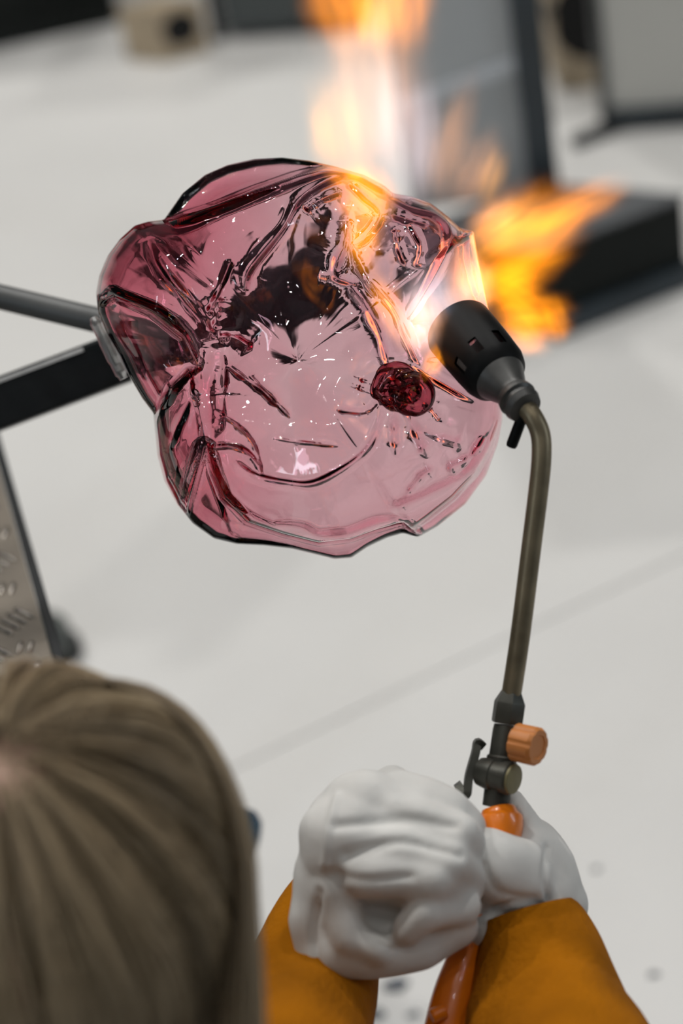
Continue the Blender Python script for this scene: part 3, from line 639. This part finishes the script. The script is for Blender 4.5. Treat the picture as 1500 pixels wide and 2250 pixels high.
T = [
    # rising column
    ((850, 520, 1.74), (810, -120, 1.82), 150, PK, 0.55), ((900, 520, 1.74), (865, 40, 1.80), 110, WH, 0.42), ((940, 520, 1.72), (920, 90, 1.78), 70, WH, 0.30),
    ((780, 470, 1.74), (700, 110, 1.80), 100, YL, 0.60), ((820, 480, 1.74), (760, 20, 1.80), 110, PK, 0.55), ((740, 400, 1.76), (690, 200, 1.80), 55, YL, 0.45),
    ((790, 190, 1.82), (690, -150, 1.86), 110, OR, 1.1), ((850, 190, 1.82), (800, -190, 1.86), 120, OR, 1.5), ((890, 170, 1.82), (910, -150, 1.86), 85, OR, 1.1), ((820, 130, 1.82), (830, -60, 1.86), 80, YL, 0.9),
    ((960, 490, 1.76), (1040, 110, 1.82), 60, PK, 0.32), ((1000, 500, 1.76), (1100, 250, 1.82), 75, PK, 0.50), ((950, 500, 1.76), (1000, 190, 1.82), 80, PK, 0.30), ((1060, 480, 1.76), (1100, 300, 1.82), 50, YL, 0.4),
    # blast to the right of the glass
    ((980, 590, 1.70), (1270, 390, 1.82), 95, OR, 1.1), ((1040, 560, 1.70), (1430, 380, 1.86), 62, OR, 0.95), ((1000, 630, 1.70), (1310, 470, 1.82), 95, OR, 1.2), ((1020, 560, 1.70), (1200, 440, 1.80), 75, YL, 0.9),
    ((1010, 660, 1.70), (1270, 530, 1.80), 80, OR, 1.1), ((1030, 660, 1.70), (1200, 590, 1.78), 70, OR, 1.0), ((1050, 700, 1.70), (1270, 675, 1.80), 75, OR, 1.1), ((1060, 610, 1.70), (1200, 670, 1.78), 70, OR, 1.0),
    ((1070, 730, 1.70), (1260, 715, 1.80), 65, OR, 0.95), ((1090, 745, 1.68), (1220, 762, 1.74), 42, OR, 0.8), ((1190, 630, 1.76), (1250, 770, 1.80), 45, OR, 1.0), ((1080, 620, 1.72), (1210, 780, 1.78), 60, OR, 0.8), ((1100, 560, 1.72), (1330, 430, 1.82), 60, OR, 0.9), ((1010, 520, 1.72), (1150, 430, 1.80), 60, PK, 0.6),
    # licking over the glass front and shoulder
    ((720, 355, 1.49), (880, 490, 1.47), 90, OR, 1.3), ((775, 400, 1.47), (810, 630, 1.465), 72, OR, 1.3), ((800, 560, 1.47), (915, 800, 1.475), 50, OR, 0.9), ((690, 372, 1.51), (810, 405, 1.50), 34, OR, 0.5), ((840, 400, 1.48), (820, 520, 1.47), 50, YL, 0.45),
    ((890, 800, 1.48), (965, 610, 1.49), 62, PK, 0.55), ((920, 850, 1.485), (985, 740, 1.495), 36, OR, 0.8), ((990, 490, 1.54), (1060, 700, 1.53), 64, PK, 0.62), ((1030, 540, 1.55), (1080, 690, 1.55), 44, OR, 0.7),
    # bright core at the burner mouth
    ((1010, 790, 1.52), (930, 540, 1.50), 140, WH, 0.50), ((960, 820, 1.495), (900, 600, 1.48), 80, PK, 0.5), ((960, 760, 1.495), (930, 570, 1.485), 80, BL, 0.20), ((1050, 740, 1.51), (1000, 570, 1.50), 90, PK, 0.5), ((930, 810, 1.485), (900, 620, 1.48), 80, WH, 0.30), ((1040, 700, 1.50), (1050, 540, 1.52), 70, PK, 0.5),
]
for i, (a, b, r, col, add) in enumerate(T):
    k = 0.62 if a[2] > 1.73 else (0.58 if a[2] > 1.6 else 1.15)
    tongue(a, b, r, col, add * k)

# ------------------------------------------------------------------ person
HD = 1.17; Hc = P(88, 2015, HD); yaw = math.radians(20)
hf = Vector((math.sin(yaw), math.cos(yaw), -0.12)).normalized(); hr_ = Vector((math.cos(yaw), -math.sin(yaw), 0)); hu = hr_.cross(hf).normalized()
def H(r, f_, u): return Hc + hr_ * r + hf * f_ + hu * u
pe = thing('person', Vector((Hc.x, Hc.y - 0.15, 0)), 'person with dark blond hair seen from behind, gloved hands holding the torch', 'person')
neck0 = H(0, -0.03, -0.10); chest = H(0, -0.06, -0.30) ; hip = Vector((chest.x - 0.03, chest.y - 0.14, 0.42))
shR = chest + hr_ * 0.17 + EZ * 0.03; shL = chest - hr_ * 0.17 + EZ * 0.03
elR = P(1340, 2560, 1.30); wrR = P(1165, 2010, 1.47); elL = P(575, 2540, 1.28); wrL = P(760, 2060, 1.44)
caps = [(H(0, 0.0, 0.030), H(0, 0.02, 0.02), 0.077, 0.070), (H(0, -0.03, 0.02), H(0, 0.02, 0.02), 0.076, 0.074), (H(0, 0.05, -0.07), H(0, 0.03, -0.05), 0.042, 0.055), (H(0, 0.09, -0.02), H(0, 0.103, -0.045), 0.010, 0.014),
        (H(0.072, -0.005, -0.005), H(0.078, -0.012, -0.035), 0.016, 0.011), (H(-0.072, -0.005, -0.005), H(-0.078, -0.012, -0.035), 0.016, 0.011), (H(-0.02, 0.088, -0.072), H(0.02, 0.088, -0.072), 0.009, 0.009),
        (neck0, chest + EZ * 0.06, 0.050, 0.060), (chest + EZ * 0.03 - hr_ * 0.1, chest + EZ * 0.03 + hr_ * 0.1, 0.08, 0.08), (chest, hip, 0.13, 0.14),
        (shR, elR, 0.050, 0.042), (elR, P(1225, 2300, 1.40), 0.042, 0.034), (P(1225, 2300, 1.40), P(1172, 2080, 1.455), 0.034, 0.026), (P(1172, 2080, 1.455), wrR, 0.026, 0.024), (shL, elL, 0.050, 0.042), (elL, P(635, 2300, 1.40), 0.042, 0.033), (P(635, 2300, 1.40), P(715, 2050, 1.475), 0.033, 0.022), (P(715, 2050, 1.475), P(770, 1960, 1.46), 0.022, 0.020)]
hipR, hipL = hip + hr_ * 0.09, hip - hr_ * 0.09
knR = Vector((hipR.x + 0.15, hipR.y + 0.32, 0.09)); knL = Vector((hipL.x - 0.05, hipL.y + 0.32, 0.09))
ftR = Vector((knR.x, knR.y - 0.42, 0.06)); ftL = Vector((knL.x, knL.y - 0.42, 0.06))
caps += [(hipR, knR, 0.085, 0.065), (knR, ftR, 0.06, 0.045), (hipL, knL, 0.085, 0.065), (knL, ftL, 0.06, 0.045)]
bodymesh('body', caps, 'skin', pe, 0.006, 3)
g = 0.012
bodymesh('overalls', [(chest + EZ * 0.03 - hr_ * 0.1, chest + EZ * 0.03 + hr_ * 0.1, 0.08 + g, 0.08 + g), (chest - EZ * 0.02, hip, 0.13 + g, 0.14 + g), (shR, shR * 0.45 + elR * 0.55, 0.055 + g, 0.05 + g), (shL, shL * 0.45 + elL * 0.55, 0.055 + g, 0.05 + g), (hipR, knR, 0.085 + g, 0.065 + g), (knR, ftR, 0.06 + g, 0.045 + g), (hipL, knL, 0.085 + g, 0.065 + g), (knL, ftL, 0.06 + g, 0.045 + g)], 'shirt', pe, 0.008, 3)
# hair: strands combed from the crown
crown = (hu * 0.93 - hf * 0.22 + hr_ * 0.08).normalized(); cx_, cy_, cz_ = basis(crown, hf)
AX = (0.080, 0.096, 0.092)   # right, forward, up half axes of skull with hair
def skull(dirv, off):
    k = 1 / math.sqrt((dirv.dot(hr_) / (AX[0] + off)) ** 2 + (dirv.dot(hf) / (AX[1] + off)) ** 2 + (dirv.dot(hu) / (AX[2] + off)) ** 2)
    return H(0, 0, 0.018) + dirv * k
v, f = [], []; NS = 7000; NP = 15; tone = []
clump = [(random.random(), random.uniform(-0.006, 0.007)) for _ in range(90)]
face_dir = (hf * 0.93 - hu * 0.36).normalized()
for s in range(NS):
    az = random.uniform(0, 2 * math.pi); th0 = (0.02 if random.random() < 0.12 else 0.13 + 0.06 * random.random()) + 1.1 * random.random() ** 0.8; cl = clump[int(az / (2 * math.pi) * 90) % 90]; az = az * 0.45 + 0.55 * (int(az / (2 * math.pi) * 90) + 0.5) / 90 * 2 * math.pi
    lay = random.random() ** 0.6; off = 0.001 + 0.009 * lay + cl[1]; az += random.gauss(0, 0.03)
    wob = random.uniform(-0.25, 0.25); pts = []; hang = None; thmax = 1.62 + random.uniform(-0.05, 0.18)
    steps = NP; lng = random.uniform(0.12, 0.30); wx, wy = random.uniform(-0.012, 0.012), random.uniform(-0.012, 0.012)
    for i in range(steps):
        k = i / (steps - 1); th = th0 + (thmax - th0) * min(1, k / 0.62)
        if k <= 0.62:
            a2 = az + wob * k
            dv = (cx_ * math.cos(a2) + cy_ * math.sin(a2)) * math.sin(th) + cz_ * math.cos(th)
            # brush the front hair sideways off the face
            if dv.dot(face_dir) > 0.55:
                sg = 1 if dv.dot(hr_) > 0 else -1; dv = (dv + hr_ * sg * (dv.dot(face_dir) - 0.55) * 2.2 - face_dir * (dv.dot(face_dir) - 0.55) * 0.6).normalized()
            pts.append(skull(dv, off + 0.006 * k)); hang = pts[-1]
        else:
            e = (k - 0.62) / 0.38; pts.append(hang + Vector((wx * e, wy * e, -lng * e)) - hr_ * (0.16 * lng * e * (1 if (hang - Hc).dot(hr_) > 0 else -0.5)))
    rd = [0.00055 * (1 - 0.6 * (i / (steps - 1)) ** 3) for i in range(steps)]
    tone += [min(1, max(0, 0.6 * cl[0] + 0.4 * random.random()))] * (3 * steps)
    tv, tf = tube_geo(pts, rd, 3, False); o_ = len(v); v += [tuple(p) for p in tv]; f += [tuple(i + o_ for i in q) for q in tf]
for s in range(420):   # loose lock falling outside the cheek
    sx, sd = random.gauss(0, 9), random.gauss(0, 0.006); k_ = random.uniform(-6, 6)
    pts = spline([P(150 + sx, 1488 + k_, 1.20 + sd), P(300 + sx, 1512 + k_, 1.19 + sd), P(412 + sx, 1592 + k_, 1.18 + sd), P(490 + sx, 1722, 1.17 + sd), P(530 + sx, 1860, 1.16 + sd), P(540 + sx, 2000, 1.15 + sd), P(538 + sx * 1.5, 2150, 1.14 + sd), P(532 + sx * 2, 2330, 1.13 + sd)], 3)
    rd = [0.0005] * len(pts); tn_ = min(1, max(0, 0.35 + random.gauss(0, 0.2)))
    tv, tf = tube_geo(pts, rd, 3, False); o_ = len(v); v += [tuple(p) for p in tv]; f += [tuple(i + o_ for i in q) for q in tf]; tone += [tn_] * len(tv)
me = bpy.data.meshes.new('hair'); me.from_pydata(v, [], f); me.update()
at_ = me.attributes.new('tone', 'FLOAT', 'POINT'); at_.data.foreach_set('value', tone)
ho = link('hair', me, 'hair', pe, True); ho['kind'] = 'stuff'; ho['label'] = 'dark blond hair combed down from a pinkish crown'
v, f = [], []; NTT, NPP = 40, 22
for i in range(NPP):
    th = 0.27 + 1.48 * i / (NPP - 1)
    for k in range(NTT):
        a2 = 2 * math.pi * k / NTT; dv = (cx_ * math.cos(a2) + cy_ * math.sin(a2)) * math.sin(th) + cz_ * math.cos(th)
        v.append(skull(dv, -0.002 if dv.dot(face_dir) < 0.6 else -0.012))
for i in range(NPP - 1):
    for k in range(NTT): f.append((i * NTT + k, i * NTT + (k + 1) % NTT, (i + 1) * NTT + (k + 1) % NTT, (i + 1) * NTT + k))
raw('hair_underlayer', v, f, 'haircap', pe, True)
# safety glasses
for sg in (1, -1):
    o = lathe('glasses_rim', H(sg * 0.040, 0.100, -0.012), hf, [(0, 0.022), (0.004, 0.022), (0.004, 0.0185), (0, 0.0185)], 'frame', pe, 32, hint=hu, closed=True, shape=lambda a: 1 - 0.12 * abs(math.sin(a)))
    lathe('glasses_lens', H(sg * 0.040, 0.1012, -0.012), hf, [(0, 0.0184), (0.0018, 0.0184)], 'lens', pe, 32, hint=hu, shape=lambda a: 1 - 0.12 * abs(math.sin(a)))
    tube('glasses_temple', spline([H(sg * 0.060, 0.100, -0.008), H(sg * 0.082, 0.090, -0.006), H(sg * 0.088, 0.02, -0.004), H(sg * 0.085, -0.015, -0.008), H(sg * 0.084, -0.03, -0.03)], 5), 0.0036, 'frame', pe, 10)
tube('glasses_bridge', spline([H(-0.015, 0.102, -0.008), H(0, 0.106, -0.004), H(0.015, 0.102, -0.008)], 4), 0.002, 'frame', pe, 8)
# gloves
def folds(lines, amp):
    def fn(co):
        x, y = pix(co); z = np.zeros(len(co))
        for pts, wd, a in lines:
            d, s = poly_dist(x, y, pts); z += a * np.exp(-(d / wd) ** 2)
        return z * amp + 0.0006 * np.sin(x / 23.0 + y / 41.0) + 0.0005 * np.sin(y / 19.0 - x / 57.0)
    return fn
def G(x, y, d): return P(x, y, d)
LG = [  # back of the hand and palm
    (G(800, 1800, 1.435), G(960, 1830, 1.44), 0.030, 0.028), (G(770, 1850, 1.425), G(930, 1900, 1.42), 0.032, 0.028), (G(865, 1725, 1.45), G(905, 1790, 1.44), 0.013, 0.022), (G(745, 1800, 1.44), G(720, 1940, 1.43), 0.020, 0.020),
    # four fingers curling to the far side of the handle
    (G(880, 1738, 1.440), G(985, 1775, 1.430), 0.014, 0.0135), (G(985, 1775, 1.430), G(1035, 1835, 1.455), 0.0135, 0.012),
    (G(860, 1790, 1.420), G(1000, 1835, 1.412), 0.0145, 0.0135), (G(1000, 1835, 1.412), G(1048, 1890, 1.445), 0.0135, 0.012),
    (G(840, 1850, 1.408), G(985, 1890, 1.402), 0.0145, 0.0135), (G(985, 1890, 1.402), G(1040, 1935, 1.435), 0.0135, 0.012),
    (G(800, 1915, 1.402), G(950, 1935, 1.396), 0.0145, 0.0125), (G(950, 1935, 1.396), G(1020, 1960, 1.425), 0.0125, 0.011),
    # thumb under the fist
    (G(1015, 1990, 1.415), G(935, 2005, 1.398), 0.012, 0.011), (G(935, 2005, 1.398), G(895, 2040, 1.40), 0.011, 0.010),
    # heel of the hand and cuff, wrapped round a hollow
    (G(990, 2030, 1.425), G(920, 2075, 1.420), 0.016, 0.016), (G(920, 2075, 1.420), G(800, 2100, 1.418), 0.016, 0.015), (G(800, 2100, 1.418), G(705, 2095, 1.42), 0.015, 0.015),
    (G(690, 1900, 1.425), G(680, 2010, 1.42), 0.012, 0.012), (G(680, 2010, 1.42), G(690, 2110, 1.42), 0.012, 0.012), (G(735, 1960, 1.412), G(770, 2060, 1.41), 0.014, 0.012), (G(770, 2060, 1.41), G(830, 2085, 1.405), 0.010, 0.010),
    (G(740, 2000, 1.43), G(900, 2040, 1.44), 0.022, 0.022),
]
bodymesh('glove', LG, 'glove', pe, 0.0022, 14, folds([([(740, 1815), (880, 1800), (1000, 1815)], 12, -1.2), ([(760, 1880), (880, 1850), (1010, 1880)], 12, -1.2), ([(740, 1750), (720, 1830), (715, 1900)], 9, 1.0), ([(700, 1960), (690, 2050), (700, 2120)], 9, -1.2), ([(730, 1920), (800, 1935), (900, 1925)], 12, -0.8)], 0.0022))['label'] = 'white glove of the nearer hand, fist closed'
RG = [
    (G(1150, 1900, 1.478), G(1180, 1960, 1.472), 0.030, 0.028), (G(1190, 1900, 1.475), G(1215, 1985, 1.470), 0.020, 0.018), (G(1075, 1900, 1.44), G(1130, 1930, 1.45), 0.022, 0.024),
    (G(1170, 1850, 1.472), G(1138, 1785, 1.470), 0.012, 0.0095), (G(1138, 1785, 1.470), G(1128, 1762, 1.475), 0.0095, 0.008),
    (G(1185, 1870, 1.485), G(1150, 1830, 1.492), 0.012, 0.011), (G(1150, 1830, 1.492), G(1085, 1815, 1.485), 0.011, 0.010),
    (G(1190, 1900, 1.487), G(1150, 1870, 1.495), 0.012, 0.011), (G(1150, 1870, 1.495), G(1070, 1860, 1.485), 0.011, 0.010),
    (G(1160, 1930, 1.49), G(1110, 1910, 1.495), 0.012, 0.011), (G(1110, 1910, 1.495), G(1050, 1900, 1.47), 0.011, 0.010),
    (G(1140, 1960, 1.485), G(1090, 1950, 1.49), 0.011, 0.010), (G(1090, 1950, 1.49), G(1045, 1950, 1.47), 0.010, 0.009),
    (G(1068, 1985, 1.455), G(1230, 1985, 1.470), 0.018, 0.018), (G(1058, 2030, 1.452), G(1200, 2010, 1.458), 0.016, 0.016),
]
bodymesh('glove', RG, 'glove', pe, 0.0022, 9, folds([([(1060, 1900), (1100, 1960), (1180, 1975)], 9, -1.0), ([(1200, 1860), (1200, 1930), (1205, 1990)], 7, -1.2), ([(1040, 2020), (1120, 1985), (1190, 1990)], 8, -1.0)], 0.002))['label'] = 'soiled white glove of the farther hand on the handle'
# ochre suede sleeves
def sleeve(path, rads, lab):
    pts = spline(path, 6); n = len(pts); ro = np.interp(np.linspace(0, 1, n), np.linspace(0, 1, len(rads)), rads)
    vo, fo = tube_geo(pts, list(ro), 40, False); vi, _ = tube_geo(pts, [r - 0.003 for r in ro], 40, False); K = len(vo)
    f2 = list(fo) + [tuple(i + K for i in q[::-1]) for q in fo]
    for k in range(40):
        f2.append((k, (k + 1) % 40, K + (k + 1) % 40, K + k)); b_ = (n - 1) * 40; f2.append((b_ + k, b_ + (k + 1) % 40, K + b_ + (k + 1) % 40, K + b_ + k))
    co = np.array([tuple(p) for p in vo + vi]); ctr = np.repeat(np.array([tuple(p) for p in pts]), 40, 0); ctr = np.concatenate([ctr, ctr])
    x, y = pix(co); wv = 1 + 0.035 * np.sin(x / 31 + y / 90) + 0.03 * np.sin(y / 47 - x / 70)
    co = ctr + (co - ctr) * wv[:, None]
    o = raw('sleeve', co.tolist(), f2, 'sleeve', pe, True); o['label'] = lab; return o
sleeve([P(1150, 2010, 1.462), P(1172, 2080, 1.455), P(1200, 2180, 1.435), P(1225, 2300, 1.40), P(1340, 2560, 1.30)], [0.0335, 0.0385, 0.044, 0.050, 0.056], 'ochre suede sleeve of the farther arm')
sleeve([P(752, 1935, 1.49), P(706, 2060, 1.48), P(672, 2180, 1.45), P(635, 2300, 1.40), P(575, 2540, 1.28)], [0.026, 0.036, 0.043, 0.047, 0.053], 'ochre suede sleeve of the nearer arm')
